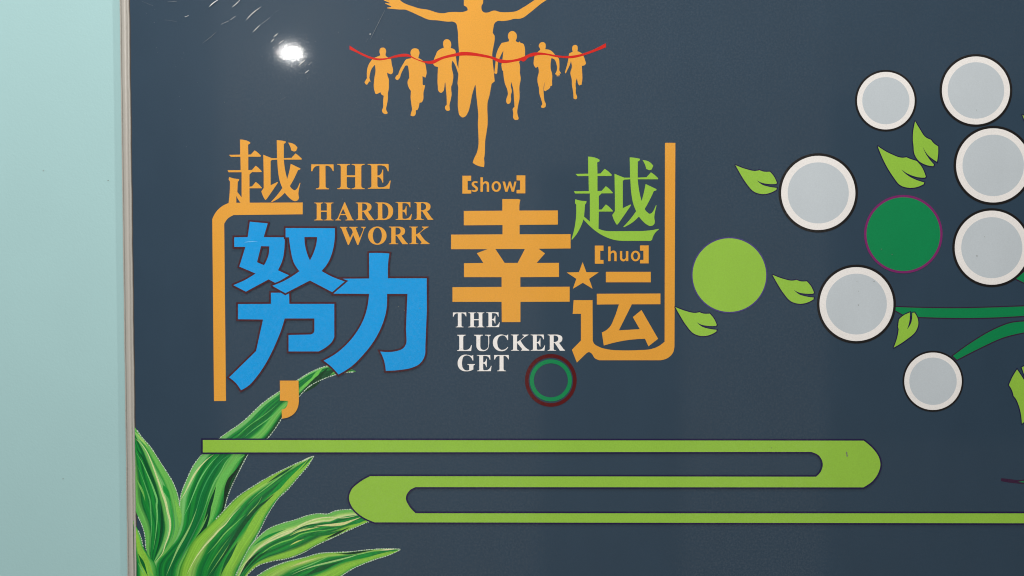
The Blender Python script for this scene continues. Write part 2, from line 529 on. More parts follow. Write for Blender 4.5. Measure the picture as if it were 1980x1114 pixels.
plant(P2A, P2B, ramp((0.0, LG), (0.10, PG), (0.16, MG), (0.24, DG), (0.30, MG), (0.36, DG), (0.44, (20, 118, 58)), (0.52, DG), (0.60, MG), (0.68, LG), (0.80, LG), (0.88, MG), (0.94, KG), (1.0, KG)),
      1, 'longest striped leaf arching up to the blue character', [
    (CR, 3.4, V33('125,820 200,700 270,560 340,430 420,320 520,215 620,140')),
    ((110, 190, 110), 2.6, V33('170,1060 260,880 340,680 410,520 500,370 600,240 700,140')),
    ((60, 150, 84), 2.2, V33('300,1100 370,930 440,700 500,560 590,400 690,270 790,180 850,150')),
    ((104, 178, 96), 3.2, V33('420,1100 500,880 570,680 640,520 720,390 800,240 890,145')),
    ((20, 70, 44), 6.5, V33('470,1114 540,940 600,760 650,600')),
    ((100, 180, 84), 11, V33('590,1110 640,900 680,700 740,520 840,360 960,220 1060,150')),
    ((20, 48, 34), 8, V33('730,990 780,800 800,640 850,500 930,390 1040,230')),
    ((138, 190, 112), 4.0, V72('480,1110 560,920 650,720 740,560 830,380 910,170')),
    ((60, 128, 80), 2.4, V72('575,1110 660,930 760,720 860,520 950,330 1060,30')),
    ((20, 62, 44), 8, V72('690,1000 800,800 900,620 1000,470 1080,250 1110,40')),
    ((88, 172, 84), 2.0, V42('210,920 290,840 420,740 560,640 690,530')),
    ((96, 180, 92), 2.0, V42('300,920 420,820 560,720 680,620 780,510')),
    ((14, 104, 48), 5.0, V42('250,920 360,800 500,710 640,600 740,505')),
    ((100, 184, 78), 10, V42('930,370 1000,320 1090,260 1140,180 1190,140')),
    ((14, 62, 38), 13, V42('930,425 1010,370 1110,290 1190,200 1250,130')),
    ((16, 74, 44), 11, V42('1170,270 1240,200 1340,150')),
], ranges=((0.24, 0.985), (0.25, 0.985)))
plant(P1A, P1B, ramp((0.0, LG), (0.14, LG), (0.2, MG), (0.28, PG), (0.36, LG), (0.42, DG), (0.5, DG), (0.56, MG), (0.64, DG), (0.72, MG), (0.8, DG), (0.9, LG), (1.0, (70, 150, 70))),
      5, 'striped leaf leaning left under the beige trim', [
    (CR, 4.0, V7('40,205 130,280 210,390 270,520 330,680 390,850 440,1000 480,1110') + V72('505,230 530,330 535,440 510,560 465,680 430,790 380,860 320,930')),
    ((150, 196, 104), 4.6, V7('40,110 110,190 170,260 230,340')),
    ((36, 140, 58), 9, V7('440,870 490,960 560,1110')),
    ((10, 84, 46), 6.5, V7('60,350 140,460 220,620 290,780 340,920 390,1100')),
    ((110, 188, 104), 3.6, V7('55,400 140,540 210,690 270,830 320,960 360,1110') + V72('345,120 355,250 345,420 330,560 300,740')),
    ((88, 168, 92), 2.6, V7('60,560 130,720 190,880 230,1000 260,1110') + V72('265,220 275,400 265,600 260,780')),
    ((108, 178, 84), 4.0, V7('62,780 110,880 160,990 190,1110')),
    ((22, 74, 44), 5.5, V72('400,60 420,250 420,430 390,620 330,830')),
    ((70, 150, 90), 1.6, V72('480,40 550,160 590,300 595,450 560,590 490,700')),
    ((120, 186, 80), 9, V72('590,30 640,160 670,300 670,430')),
], ranges=((0.05, 0.60), (0.55, 0.9)))
plant(P3A, P3B, ramp((0.0, (60, 140, 50)), (0.06, YG), (0.16, YG), (0.22, (140, 186, 90)), (0.30, MG), (0.38, DG), (0.46, MG), (0.52, DG), (0.60, DG), (0.70, MG), (0.78, YG), (0.9, YG), (0.97, MG), (1.0, DG)),
      9, 'broad striped leaf in front with upright tip below the green band', [
    (CR, 3.2, V72('760,1114 830,970 920,820 1020,690 1130,570 1230,460') + V40('250,400 360,260 470,150')),
    ((112, 184, 92), 2.4, V40('0,810 120,680 260,510 400,380 540,250')),
    ((112, 184, 92), 2.4, V44('280,790 420,650 560,540 700,430 850,310 1000,210 1130,120')),
    ((130, 186, 96), 2.4, V40('20,1110 130,950 260,760 380,580 500,390 600,230 720,90 770,0')),
    ((92, 162, 72), 2.0, V40('0,1050 90,890 200,730 330,560')),
    ((18, 78, 44), 8, V40('60,1114 190,900 330,680 450,480 580,300') + V44('430,830 560,730 660,640')),
    ((26, 138, 56), 9, V44('520,720 640,620 760,510 880,400 1010,270 1110,180')),
    (YG, 10, V40('300,1110 380,900 470,680 560,520 660,350') + V44('500,870 620,740 760,590 900,420 1040,270 1150,150')),
    ((18, 82, 44), 4.4, V44('560,480 700,390 860,290 960,225')),
    ((20, 92, 46), 7, V40('190,1110 260,940 350,780 430,640')),
    ((196, 206, 160), 3.0, V44('1050,180 1140,130 1230,85')),
], ranges=((0.40, 1.0), (0.05, 1.0)))
plant(P5A, P5B, ramp((0.0, LG), (0.08, YG), (0.2, (150, 190, 90)), (0.3, MG), (0.42, DG), (0.5, MG), (0.58, DG), (0.66, MG), (0.74, YG), (0.9, YG), (1.0, MG)),
      13, 'lowest striped leaf pointing right along the bottom', [
    ((186, 200, 120), 3.6, V56('0,990 120,945 260,900 420,850')),
    ((112, 184, 96), 2.2, V56('0,1070 140,1010 300,950 460,880 560,830')),
    ((150, 196, 120), 3.0, V56('20,1100 180,1030 360,970 560,920 760,870 980,810 1180,765')),
    ((18, 84, 46), 9, V56('220,1110 360,1040 520,980 700,920')),
    ((16, 60, 38), 4.6, V56('640,800 820,800 1000,775 1180,750')),
    ((26, 134, 54), 8, V56('720,920 900,860 1080,820 1240,775')),
    (YG, 7, V56('540,1114 680,1040 860,960 1060,890 1250,820 1440,765')),
    ((220, 214, 170), 2.4, V56('1260,755 1360,745 1460,742')),
])
plant(P4A, P4B, ramp((0.0, LG), (0.12, LG), (0.22, (150, 196, 100)), (0.3, CR), (0.36, MG), (0.44, DG), (0.52, MG), (0.6, DG), (0.68, MG), (0.76, DG), (0.86, YG), (0.94, YG), (1.0, DG)),
      17, 'striped leaf bending right behind the green band', [
    (CR, 3.2, V40('420,1105 480,990 590,870 720,730 860,640 1010,570 1180,490') + V56('160,400 280,345 420,305 580,290 760,300 900,275 960,262')),
    ((24, 136, 58), 5.5, V40('640,700 780,600 920,530 1100,460')),
    ((16, 96, 48), 4.0, V56('0,525 140,450 300,400 480,378')),
    ((204, 206, 140), 5.5, V56('340,420 480,405 620,398 760,378 880,335 990,295')),
    ((186, 204, 120), 3.0, V56('0,555 130,490 300,450 430,425')),
    ((112, 188, 84), 2.4, V40('560,1010 700,870 860,730 1020,650 1200,590') + V56('150,530 330,490 520,470 700,440')),
    ((190, 204, 110), 2.4, V56('0,690 90,640 200,600')),
    ((12, 84, 44), 4.5, V40('520,1060 640,930 760,820 900,740')),
    ((16, 60, 40), 5.5, V40('470,1090 540,980 640,860 760,760')),
    ((20, 112, 50), 6, V56('200,560 380,530 560,520 720,470')),
    ((12, 52, 34), 4.6, V56('480,600 600,550 720,490 840,430')),
    ((24, 130, 60), 4.0, V56('840,400 960,360 1060,330')),
    (YG, 7, V40('700,950 860,880 1040,830') + V56('120,750 280,670 420,625')),
])
plant(P6A, P6B, ramp((0.0, MG), (0.2, LG), (0.35, YG), (0.6, YG), (0.75, MG), (0.85, DG), (1.0, KG)),
      21, 'short striped leaf at the bottom corner beside the trim', [
    ((128, 182, 66), 9, V72('90,620 150,780 220,930 300,1110')),
    ((18, 96, 48), 6, V72('85,800 150,930 220,1110')),
    ((112, 184, 100), 2.4, V72('85,930 130,1010 180,1110')),
], ranges=((0.1, 0.45), (0.0, 0.01)))

# ------------------------------------------------------------------ green meander band
a, b = Z(380, 820, 3.788), Z(1400, 820, 3.414)
band = a('46,117') + b('922,110 985,165s 1022,220s 1032,268s 1020,318s 985,372s 920,418') + \
    a('1605,462 1560,487s 1533,545s 1553,595s 1605,654') + b('2060,590 2060,655') + \
    a('1305,720 1205,672s 1135,600s 1117,545s 1135,482s 1190,430s 1272,382') + b('608,348 640,312s 652,265s 630,212s 575,184') + a('46,208')
bl = smooth(band)
bo = flat('meander_band', [[bl]], LIME, board, 30, 'long lime green band doubling back twice across the lower board')
flat('band_outline', [[grow(bl, 3.0)]], INDIGO, bo, 28)

# ------------------------------------------------------------------ blue characters
z8, z55 = Z(400, 380, 5.57), Z(400, 550, 5.57)
nu_woman = [smooth(z8('463,272 655,290 612,438 838,440 836,540s 815,680s 765,795 885,850 800,900 745,935 665,893 420,1025 285,955 410,900s 525,830 350,755 415,543 295,543 295,440 440,438')),
            smooth(z8('583,535 672,537 664,630s 642,690s 615,740 540,708'))]
nu_hand = [smooth(z8('848,340 1378,342 1374,480s 1350,600s 1300,720s 1235,803 1350,865s 1485,915 1350,1030 1110,905 845,1042 705,962 850,900s 997,805 940,720s 905,590s 885,440 848,440')),
           smooth(z8('1050,437 1188,437 1175,530s 1150,605s 1110,690 1076,605s 1056,520s'))]
nu_li = [smooth(z55('690,90 885,90 888,210 1372,210 1372,565 1345,620s 1285,675s 1205,722 880,722 880,545 1115,540 1148,522s 1158,490 1158,367 838,367 800,490s 735,650s 640,840s 540,990s 450,1090s 368,1140 310,1060s 240,1002 530,718 605,378 335,375 335,212 690,210'))]
A_, B_ = Z(620, 470, 5.57), Z(580, 600, 5.57)
li = [smooth(A_('200,385 522,382 522,108 640,107s 740,113 728,200s 724,380 1142,380') + B_('1366,0 1350,400 1340,500s 1290,575s 1200,620s 1100,640s 925,652 905,540s 865,445 960,450s 1040,440s 1100,418s 1140,370s 1148,320 1142,200 1150,0') +
             A_('935,548 715,548') + B_('928,10s 905,100s 860,215s 790,340s 680,480s 560,600s 415,692 340,610s 255,543 390,465s 500,370s 600,250s 680,110s 718,0s') + A_('522,548 140,545'))]
def outlined(name, shape, layer, label, w=3.5):
    o = flat(name, [shape], BLUE, board, layer + 1, label)
    flat('outline', [[grow(shape[0], w)] + [grow(h, -w) for h in shape[1:]]], MAROON, o, layer)
    return o
li_o = outlined('chinese_character', li, 31, 'blue single character with maroon outline, right of the pair')
nu = empty('chinese_character', P(545, 590), board, 'blue upper left character of three stacked pieces with maroon outline')
def piece(shape, layer, w=3.5):
    o = flat('stroke', [shape], BLUE, nu, layer + 1)
    o2 = flat('outline', [[grow(shape[0], w)] + [grow(h, -w) for h in shape[1:]]], MAROON, nu, layer)
piece(nu_li, 31); piece(nu_woman, 33); piece(nu_hand, 35)

# ------------------------------------------------------------------ orange and green characters
y6 = Z(400, 250, 6.553)
ge = y6('715,323 760,342s 825,367 890,367 885,138 940,143s 1000,155 997,172 975,187 975,366 1073,362 1122,307 1140,318s 1203,374 1198,385 975,385 984,470s 1000,560s 1018,630 1045,530s 1062,440 1072,442 1185,497 1182,510 1155,517 1105,625s 1052,720 1080,755s 1112,773s 1142,752s 1162,715s 1180,675 1185,682 1167,760s 1160,815s 1167,862 1155,895s 1120,911s 1072,892s 1030,855s 988,805 920,868s 820,925 815,918 890,835s 957,745 922,650s 902,530s 892,385 825,389 808,403 808,710 895,668 900,678 765,875 745,897 735,890 706,835s 690,787 720,745 720,600')
dot = y6('1030,170 1080,178s 1125,205s 1148,235 1130,275 1105,283 1070,268 1060,230s')
zou_top = y6('420,130 470,135s 515,148s 548,165 548,182 522,196 525,322 558,320 605,268 620,277s 685,334 680,348 525,348 525,518 572,515 618,463 632,472s 697,535 692,543 572,543 540,573 540,727 572,725 618,668 632,677s 697,740 695,748 540,748')
zou_end = y6('440,862 440,545 275,545 262,520 428,518 425,348 305,350 280,325 422,322')
zou_y = zou_top + y6('542,945 437,945 400,895s 373,845 373,945 274,945 285,850s 290,780s 293,662 277,640 280,605 345,624s 410,632 406,652 392,665 386,795') + zou_end
flat('chinese_character', [[smooth(zou_y)], [smooth(ge)], [smooth(dot)]], ORANGE, board, 4, 'orange upper character standing on the orange bracket bar')
def tog(pts): return [(1137.1 + (p[0] - 464.1) * 1.134, 302.9 + (p[1] - 269.8) * 1.126, p[2]) for p in pts]
g5 = Z(1080, 270, 5.57)
zou_g = tog(zou_top) + g5('430,960 480,978s 560,987 900,985 990,977s 1078,962 1080,968 1040,1005s 1015,1050s 1007,1080 990,1091 690,1091 600,1080s 500,1045s 400,985s 330,925s 268,860 240,935s 200,1010s 145,1080 140,1072 168,970s 187,850s 190,700 177,685 180,643 240,658s 302,663 298,685 285,700 275,830') + tog(zou_end)
flat('chinese_character', [[smooth(zou_g)], [smooth(tog(ge))], [smooth(tog(dot))]], LIME, board, 5, 'lime green character inside the orange right bracket')

br = z8('1032,65 240,68 160,108s 95,172s 58,245') + PX('413.8,775.6 437,775.4') + z8('187,295 225,238s 290,200 1032,192')
flat('bracket_line', [[smooth(br)]], ORANGE, board, 3, 'orange bracket line with rounded top left corner')

xA, xB = Z(860, 320, 5.57), Z(860, 480, 5.57)
xing = xA('620,362 790,362 815,370 806,410s 804,486 1218,485 1218,637 806,640 806,742 1355,740 1355,894 1010,897 1080,948 1035,998s 990,1050') + \
    xB('1230,158 1230,310 814,312 814,417 1345,415 1345,576 815,578 815,796 614,796 612,578 83,578 83,420 612,417 612,312 207,312 207,162') + \
    xA('415,1050 380,995s 345,945 460,902 68,902 68,745 622,742 622,642 205,645 205,490 620,487')
flat('chinese_character', [[smooth(xing), smooth(xA('545,900 863,900 785,1050 645,1050'))]], ORANGE, board, 4, 'large blocky orange character of stacked bars')
flat('star', [[smooth(xB('1485,150 1525,258 1658,260 1555,330 1592,437 1487,373 1380,437 1417,330 1313,262 1445,258'))]], ORANGE, board, 4, 'small orange five pointed star')

y4 = Z(1080, 460, 4.457)
yun = [[smooth(y4('408,293 795,293 795,383 408,383'))],
       [smooth(y4('330,482 878,480 878,572 632,573 520,797 700,787 640,683 715,622 858,870 775,935 745,870 640,876s 480,903s 390,928 373,815 405,800s 440,770s 480,690s 520,573 330,575'))],
       [smooth(y4('130,537 293,537 295,885 305,910s 350,940s 430,962s 550,970s 700,967s 790,960s 860,935s 914,895') + PX('1285.8,276.3 1305.9,276.3') + y4('999,935 986,990s 950,1030s 880,1055 350,1055 310,1035s 285,997s 262,985s 240,995 158,1075 115,965 193,885 193,655 122,655'))]]
flat('chinese_character', yun, ORANGE, board, 4, 'orange lower right character whose long stroke turns up into the right bracket')
c5 = Z(420, 690, 5.864)
flat('comma', [[smooth(c5('710,270 922,270 927,500 915,570s 880,635s 820,680s 735,702 730,600 775,580s 795,545s 800,500 712,497'))]], ORANGE, board, 33, 'orange comma over the striped leaf')

# ------------------------------------------------------------------ letters
LT = {
 'T': ['80,150 582,150 585,300 565,300 540,250s 500,205s 465,185s 400,183 402,640 410,665s 430,685s 478,692 478,712 185,712 185,692 235,685s 258,660s 265,630 265,183 205,187s 165,205s 130,245s 105,305 78,305'],
 'H': ['665,142 953,142 953,160 905,168s 885,185s 880,215 880,397 1070,397 1070,215 1062,182s 1040,166s 992,160 992,142 1283,142 1283,160 1235,168s 1215,185s 1208,220 1208,630 1215,660s 1235,680s 1285,690 1285,708 990,708 990,690 1045,680s 1065,660s 1070,630 1070,437 880,437 880,630 888,660s 910,680s 960,690 960,708 665,708 665,690 715,680s 738,660s 745,630 745,220 738,185s 715,167s 665,160'],
 'E': ['1352,142 1820,142 1825,305 1800,305 1780,245s 1740,198s 1680,176s 1570,175 1570,400 1610,395s 1650,360s 1680,270 1700,270 1700,560 1680,560 1655,490s 1620,448s 1570,435 1570,625 1585,658s 1620,668 1690,665s 1760,640s 1810,590s 1850,515 1868,518 1840,700 1355,700 1355,682 1405,675s 1430,655s 1435,620 1435,215 1428,182s 1405,166s 1352,160'],
 'A': ['734,125 746,125 890,450 905,485s 935,502 935,515 757,515 757,502 792,492s 800,470 765,402 645,402 618,465 625,490s 665,502 665,515 540,515 540,502 575,485s 600,445', '706,265 762,377 655,377'],
 'R': ['908,122 1120,122 1190,135s 1240,170s 1252,215s 1240,268s 1175,318 1280,465 1312,490 1312,503 1195,503 1075,320 1048,320 1048,460 1060,482s 1105,490 1105,503 908,503 908,490 945,483s 958,460 958,165 945,143s 908,137', '1048,143 1110,150s 1145,175s 1158,220s 1145,265s 1110,290s 1048,300'],
 'D': ['68,128 230,128 320,143s 390,185s 435,245s 447,320s 430,400s 380,465s 300,500s 220,507 68,507 68,493 105,486s 120,465 120,170 108,150s 68,142', '213,153 265,165s 320,215s 345,310s 335,400s 300,460s 250,480s 215,470'],
 'W': ['640,655 800,655 800,668 772,680s 775,710 855,895 915,775 875,690s 838,668 838,655 1020,655 1020,668 987,680s 987,705 1065,895 1130,740 1138,690s 1095,668 1095,655 1195,655 1195,668 1165,690 1035,1045 1013,1045 925,830 830,1045 810,1045 685,730 670,690s 640,668'],
 'K': ['795,650 980,650 980,663 950,672s 940,695 940,820 1080,720s 1105,688s 1068,665 1068,650 1215,650 1205,663 1160,685s 1020,790 1180,980s 1232,1010 1232,1025 1035,1025 1040,1012 1058,995s 1050,970 940,840 940,985 950,1005s 990,1013 990,1025 798,1025 798,1013 835,1005s 848,985 848,690 838,672s 795,663'],
 'U': ['400,450 545,450 545,462 512,470s 503,490 503,630 515,680s 555,702s 602,690s 630,655s 635,600 635,490 625,470s 580,462 580,450 675,450 675,462 655,470s 648,490 645,620s 630,680s 590,713s 535,722s 480,708s 445,665s 438,600 438,490 430,470s 400,462'],
 'C': ['963,447 963,537 952,537 930,490s 895,462s 860,460s 815,482s 787,540s 787,610s 805,665s 845,697s 890,697s 925,682s 955,650 963,657 940,690s 900,715s 855,722s 790,708s 735,660s 712,590s 722,525s 760,475s 820,447s 870,445s 920,460s 942,462 952,447'],
 'G': ['385,785 388,875 375,875 350,825s 310,797s 270,792s 225,815s 203,880s 200,940s 215,1000s 250,1035s 290,1042s 320,1032 320,965 310,950s 290,945 290,935 415,935 415,947 395,955s 388,975 388,1025 340,1047s 275,1056s 205,1045s 150,1000s 128,925s 145,850s 190,797s 250,778s 310,785s 350,797 368,797 378,785'],
 'L': ['120,450 258,450 258,462 230,470s 220,490 220,690 235,702 290,697s 330,670s 350,620 362,622 352,718 120,718 120,706 145,700s 155,680 155,490 148,470s 120,462'],
 'h': ['622,182 690,182 690,330 720,305s 765,292s 820,305s 850,345s 858,410 858,578 795,578 795,410 785,365s 755,345s 720,360s 695,395s 690,430 690,578 622,578'],
}
def letter(ch, x0, y0, x1, y1, mat, parent, layer):
    if ch in ('O', 'o'):
        cx, cy, rx, ry = (x0 + x1) / 2, (y0 + y1) / 2, (x1 - x0) / 2, (y1 - y0) / 2
        kx, ky = (0.49, 0.87) if ch == 'O' else (0.51, 0.655)
        sh = [ell(cx, cy, rx, ry, 48), ell(cx, cy, rx * kx, ry * ky, 48)]
    else:
        loops = [smooth(PX(t)) for t in LT[ch]]
        xs = [p.x for p in loops[0]]; ys = [p.y for p in loops[0]]
        ax, bx, ay, by = min(xs), max(xs), min(ys), max(ys)
        sh = [[Vector((x0 + (p.x - ax) / (bx - ax) * (x1 - x0), y0 + (p.y - ay) / (by - ay) * (y1 - y0))) for p in lp] for lp in loops]
    return flat('letter', [sh], mat, parent, layer)

def word(items, mat, label, layer=6):
    cx = (items[0][1] + items[-1][3]) / 2
    w = empty('printed_word', P(cx, items[0][4]), board, label)
    for it in items: letter(*it, mat, w, layer)
    return w
word([('T', 601.7, 317.9, 645.2, 366.1), ('H', 652.1, 317.2, 705.2, 365.8), ('E', 711, 317.2, 755.4, 365.1)], ORANGE, 'orange serif word THE')
word([('H', 607.6, 391.9, 644.9, 426.2), ('A', 648.5, 391.2, 683.9, 426.2), ('R', 688, 391.7, 723.6, 425.8), ('D', 726.1, 391.5, 760.1, 425.5), ('E', 764.9, 391, 796.3, 425.2), ('R', 801.5, 391, 837.8, 425.2)], ORANGE, 'orange serif word HARDER')
word([('W', 657.5, 438.8, 707.3, 473.8), ('O', 711.8, 438.1, 747.4, 473.4), ('R', 752.1, 438.3, 788.7, 472.2), ('K', 791.4, 438.3, 830.6, 472)], ORANGE, 'orange serif word WORK')
word([('T', 875.8, 604.3, 901.7, 632.9), ('H', 905.6, 604.3, 936.5, 632.9), ('E', 940.4, 604.0, 966.3, 632.6)], WHITE, 'white serif word THE')
word([('L', 884, 647.5, 912.2, 678.8), ('U', 916.7, 647.5, 948.8, 679.2), ('C', 953, 646.9, 982.4, 679.2), ('K', 987.9, 647.1, 1023.5, 678.2), ('E', 1026.1, 647.1, 1054, 678.2), ('R', 1059, 647.1, 1092.3, 678.2)], WHITE, 'white serif word LUCKER')
word([('G', 884.9, 685.8, 918.4, 718.1), ('E', 922.2, 686.6, 950.5, 717.8), ('T', 955.5, 686.6, 983.9, 717.8)], WHITE, 'white serif word GET')

zs, zh = Z(885, 330, 14.143), Z(1140, 465, 16.5)
w = empty('printed_word', P(955, 375), board, 'orange lowercase show in square brackets')
flat('bracket', [[smooth(zs('128,140 368,140 368,280 272,280 272,528 370,535 370,628 128,628'))]], ORANGE, w, 6)
flat('bracket', [[smooth(zs('1610,130 1850,130 1850,622 1610,622 1610,528 1705,525 1705,270 1610,268'))]], ORANGE, w, 6)
flat('letter', [[smooth(zs('548,302 535,347 500,335s 468,337s 447,358s 458,388s 500,420s 543,460s 553,510s 530,558s 480,580s 430,578s 380,563 385,520 430,535s 470,537s 490,518s 483,490s 440,452s 395,412s 382,370s 397,325s 440,297s 500,292s'))]], ORANGE, w, 6)
letter('h', 929, 342.9, 945.7, 370.9, ORANGE, w, 6)
letter('o', 950.6, 350.5, 968.7, 371, ORANGE, w, 6)
flat('letter', [[smooth(zs('1228,300 1292,300 1342,490 1400,300 1450,300 1512,490 1550,300 1608,300 1540,577 1478,577 1422,395 1362,577 1300,577'))]], ORANGE, w, 6)
w = empty('printed_word', P(1202, 510), board, 'orange lowercase huo in square brackets')
flat('bracket', [[smooth(zh('168,165 445,165 445,330 340,332 340,622 445,625 445,742 168,742'))]], ORANGE, w, 6)
flat('bracket', [[smooth(zh('1610,160 1885,160 1885,732 1610,732 1610,622 1718,622 1718,328 1610,325'))]], ORANGE, w, 6)
letter('h', 1175.9, 476.8, 1192.3, 505.1, ORANGE, w, 6)
flat('letter', [[smooth(zh('970,340 1040,340 1040,530 1050,585s 1085,605s 1130,588s 1155,550s 1160,510 1160,340 1235,340 1235,660 1170,660 1165,615 1130,650s 1080,668s 1020,650s 980,605s 970,540'))]], ORANGE, w, 6)
letter('o', 1219.9, 484.9, 1237.9, 505.3, ORANGE, w, 6)

# ------------------------------------------------------------------ runners and finish ribbon
C2, C3, C4, C5 = Z(660, 0, 6.553), Z(900, 0, 6.553), Z(660, 160, 6.553), Z(900, 160, 6.553)
RUN = [
 ('large orange runner silhouette with arms spread wide',
  C2('1553,70 1553,0s 1558,-80s 1600,-160s 1680,-190s 1750,-160s 1790,-80s 1797,10s 1793,45s 1778,70s 1775,105s 1787,142s 1820,160s 1860,158s 1910,140s') +
  C3('360,135s 440,153s 540,155s 640,143s 740,90s 870,5s 960,-55s 1000,-120 1030,-230 1060,-220 1070,-150 1110,-230 1135,-215 1120,-120 1175,-160 1180,-135 1120,-60s 1020,5s 960,45s 880,110s 780,190s 735,222s 690,237s 610,240s 560,255s 470,267s 400,270s 370,295s 355,350s 345,415 370,455 371,490s 355,590s 340,680s 345,780s 358,900s 370,1030 335,1060') +
  C5('330,20 320,80s 300,180s 283,240s 277,330s 281,430s 280,530s 265,640s 250,740s 248,800s 245,900s 235,965 240,1010s 235,1070 205,1065s 130,1040s 92,1015 102,980s 150,870s 165,780s 165,690s 158,520s 162,400s 155,320s 140,180s 128,30 122,30 85,150s 60,280s 30,380s 0,425s') +
  C4('1540,440s 1500,415s 1482,350s 1477,200s 1482,60 1472,10') + C2('1480,980s 1485,900s 1485,800s 1495,720s 1488,620s 1478,480 1480,460 1470,360s 1455,300s 1425,278s 1350,275s 1210,258s 1110,250s 1000,205s 880,150s 810,123s 740,121s 580,105 578,98 635,90 630,80 555,45 553,37 608,46 612,36 540,6 535,-12 600,5 622,-8 620,-60 650,-60 672,-12 700,-70 725,-60 735,-5 770,25s 820,52s 900,80s 1000,110s 1090,123s 1150,140s 1200,157s 1310,167s 1350,158s 1430,152s 1550,150s 1600,132 1595,100s 1580,85s')),
 ('small runner silhouette farthest left, right forearm raised',
  C2('525,603s 555,615s 567,655s 560,690s 562,710 600,735s 630,750 640,820s 655,890s 650,925s 630,940s 605,935s 580,918 585,960s 600,1000s 603,1080s') + C4('603,60s 590,140s 590,200s 575,290s 567,335s 587,380 580,395 555,397 530,385s 516,355s 530,310s 530,240s 537,165 510,150s 495,117 470,135s 440,142s 420,100s 411,40s') +
  C2('414,1040s 420,980s 433,900s 425,822 385,870s 362,940s 355,985 370,1040 352,1030 340,1055 325,1075 308,1068 297,1050 295,1040 325,990 325,900s 335,850s 370,780s 400,745s 440,725s 490,705 492,690 483,655s 495,615s')),
 ('small runner silhouette second from left, elbow out',
  C2('930,612s 975,625 990,670s 982,705s 975,735 1020,760s 1060,800 1075,870s 1080,930s 1065,985 1028,965 1030,1010s 1045,1080s') + C4('1048,30s 1040,130s 1035,220s 1020,248 990,255 980,310s 965,345 942,350 940,400s 925,420s 895,424 878,415 880,395s 895,340s 890,290s 878,190s 882,105 850,50s') +
  C2('840,1030s 860,990 855,900s 843,832 820,830s 790,870s 755,940s 735,995s 705,1015s 685,995s 690,970s 720,945 740,890s 790,800s 820,755s 870,742 885,735 882,700 876,665s 895,625s')),
 ('small runner silhouette just left of the large runner',
  C2('1337,497s 1375,515s 1392,560s 1385,610 1440,635s 1450,700s 1470,830s 1492,880 1488,955 1470,900s 1440,820s 1408,768 1397,830s 1405,890s 1418,950s 1412,1030s 1400,1080s') + C4('1395,40s 1392,70s 1397,150s 1385,220s 1370,290s 1378,345 1345,357s 1318,335s 1315,305s 1335,280 1335,200s 1325,80s 1318,0 1310,0 1305,60s 1290,110s 1260,128s 1235,110s 1222,40s') +
  C2('1220,950s 1225,850 1185,840 1165,815 1175,750s 1200,690s 1215,655s 1240,632s 1300,605 1290,560s 1300,515s')),
 ('small runner silhouette just right of the large runner',
  C3('595,393s 635,415s 652,465s 638,510 640,525 670,540 685,527 700,545 735,558s 748,590s 755,700s 755,730 690,765 680,790 692,850s 690,920s 700,1000s 688,1070s') + C5('685,40s 685,200s 665,300s 657,380s 675,450 665,470 630,473 610,455s 605,380s 597,340 605,320 622,305 615,200s 605,80s 580,-10 575,40s 587,110s 575,160s 577,220s 560,262s 540,270s 520,250s 518,210s 537,150s 530,90s 500,10s') +
  C3('490,1010s 477,900 465,890 455,830 470,740s 480,640 440,720s 412,790 402,925 390,940 365,928 382,780s 388,700s 420,610s 460,545 500,537s 550,525 553,505 540,475s 552,415s')),
 ('small runner silhouette second from right, open hand low',
  C3('975,533s 1010,550s 1017,590s 1010,625 1080,640s 1110,665s 1150,715s 1180,740s 1190,800s 1188,890 1212,932 1190,930 1200,957 1190,950 1185,974 1175,950 1160,974 1155,950 1135,938 1150,915 1160,880s 1150,800s 1135,762s 1090,735 1078,820s 1080,870s 1098,940s 1097,1020s 1085,1090s') + C5('1082,40s 1070,65s 1040,90s 1010,108 993,95 997,60 1005,-10') +
  C3('1003,1045 992,1090') + C5('990,60s 992,150s 1005,240s 1017,265s 1012,310 985,322 958,312 960,295 975,270 965,230s 935,130s 930,60s 915,0s') + C3('912,1000s 930,900s 920,845 890,860 870,830s 870,740s 880,700s 915,660s 948,632 942,610 930,590s 942,550s')),
 ('smallest runner silhouette at far right, elbow bent',
  C3('1387,570s 1415,580s 1422,610s 1418,650 1470,675s 1495,710s 1520,780s 1526,805s 1510,825s 1475,835 1478,900s 1481,1000s 1470,1075 1440,1082 1425,1060 1412,990 1400,1030s 1396,1090s') + C5('1398,60s 1400,140s 1415,180s 1408,205s 1390,210 1370,200 1368,160s 1360,90s 1350,30s') +
  C3('1347,1010s 1330,920s 1348,850s 1337,775 1315,840s 1285,900s 1275,925 1268,932 1260,915 1275,870s 1300,770s 1312,680 1340,665s 1360,655 1352,615s 1362,582s')),
]
for i, (lab, pts) in enumerate(RUN):
    flat('runner', [[smooth(pts)]], ORANGE, board, 2 if i == 0 else 1, lab)
rib = C2('105,578 200,640s 310,695s 400,728s 470,740s 580,733s 700,697s 790,682s 850,688s 900,718s 980,757s 1060,775s 1140,770s 1200,748s 1300,712s 1420,682s 1520,660s 1620,660s 1750,680s 1900,713s') + \
    C3('430,748s 520,762s 610,755s 690,735s 760,708s 830,675s 890,665s 970,668s 1060,683s 1160,702s 1250,710s 1330,708s 1420,695s 1530,665s 1640,620s 1780,547 1782,598 1680,640s 1560,683s 1450,718s 1340,738s 1240,735s 1120,718s 1040,700s 950,697s 860,712s 790,735s 762,765s 735,782 700,768 620,782s 540,797s 470,800s 410,786s 340,750s') + \
    C2('1800,725s 1650,706s 1520,706s 1400,722s 1280,752s 1215,785s 1170,806s 1060,798s 1000,777s 920,745s 860,722s 800,718s 700,728s 600,748s 470,765s 380,748s 280,710s 180,660s 105,628')
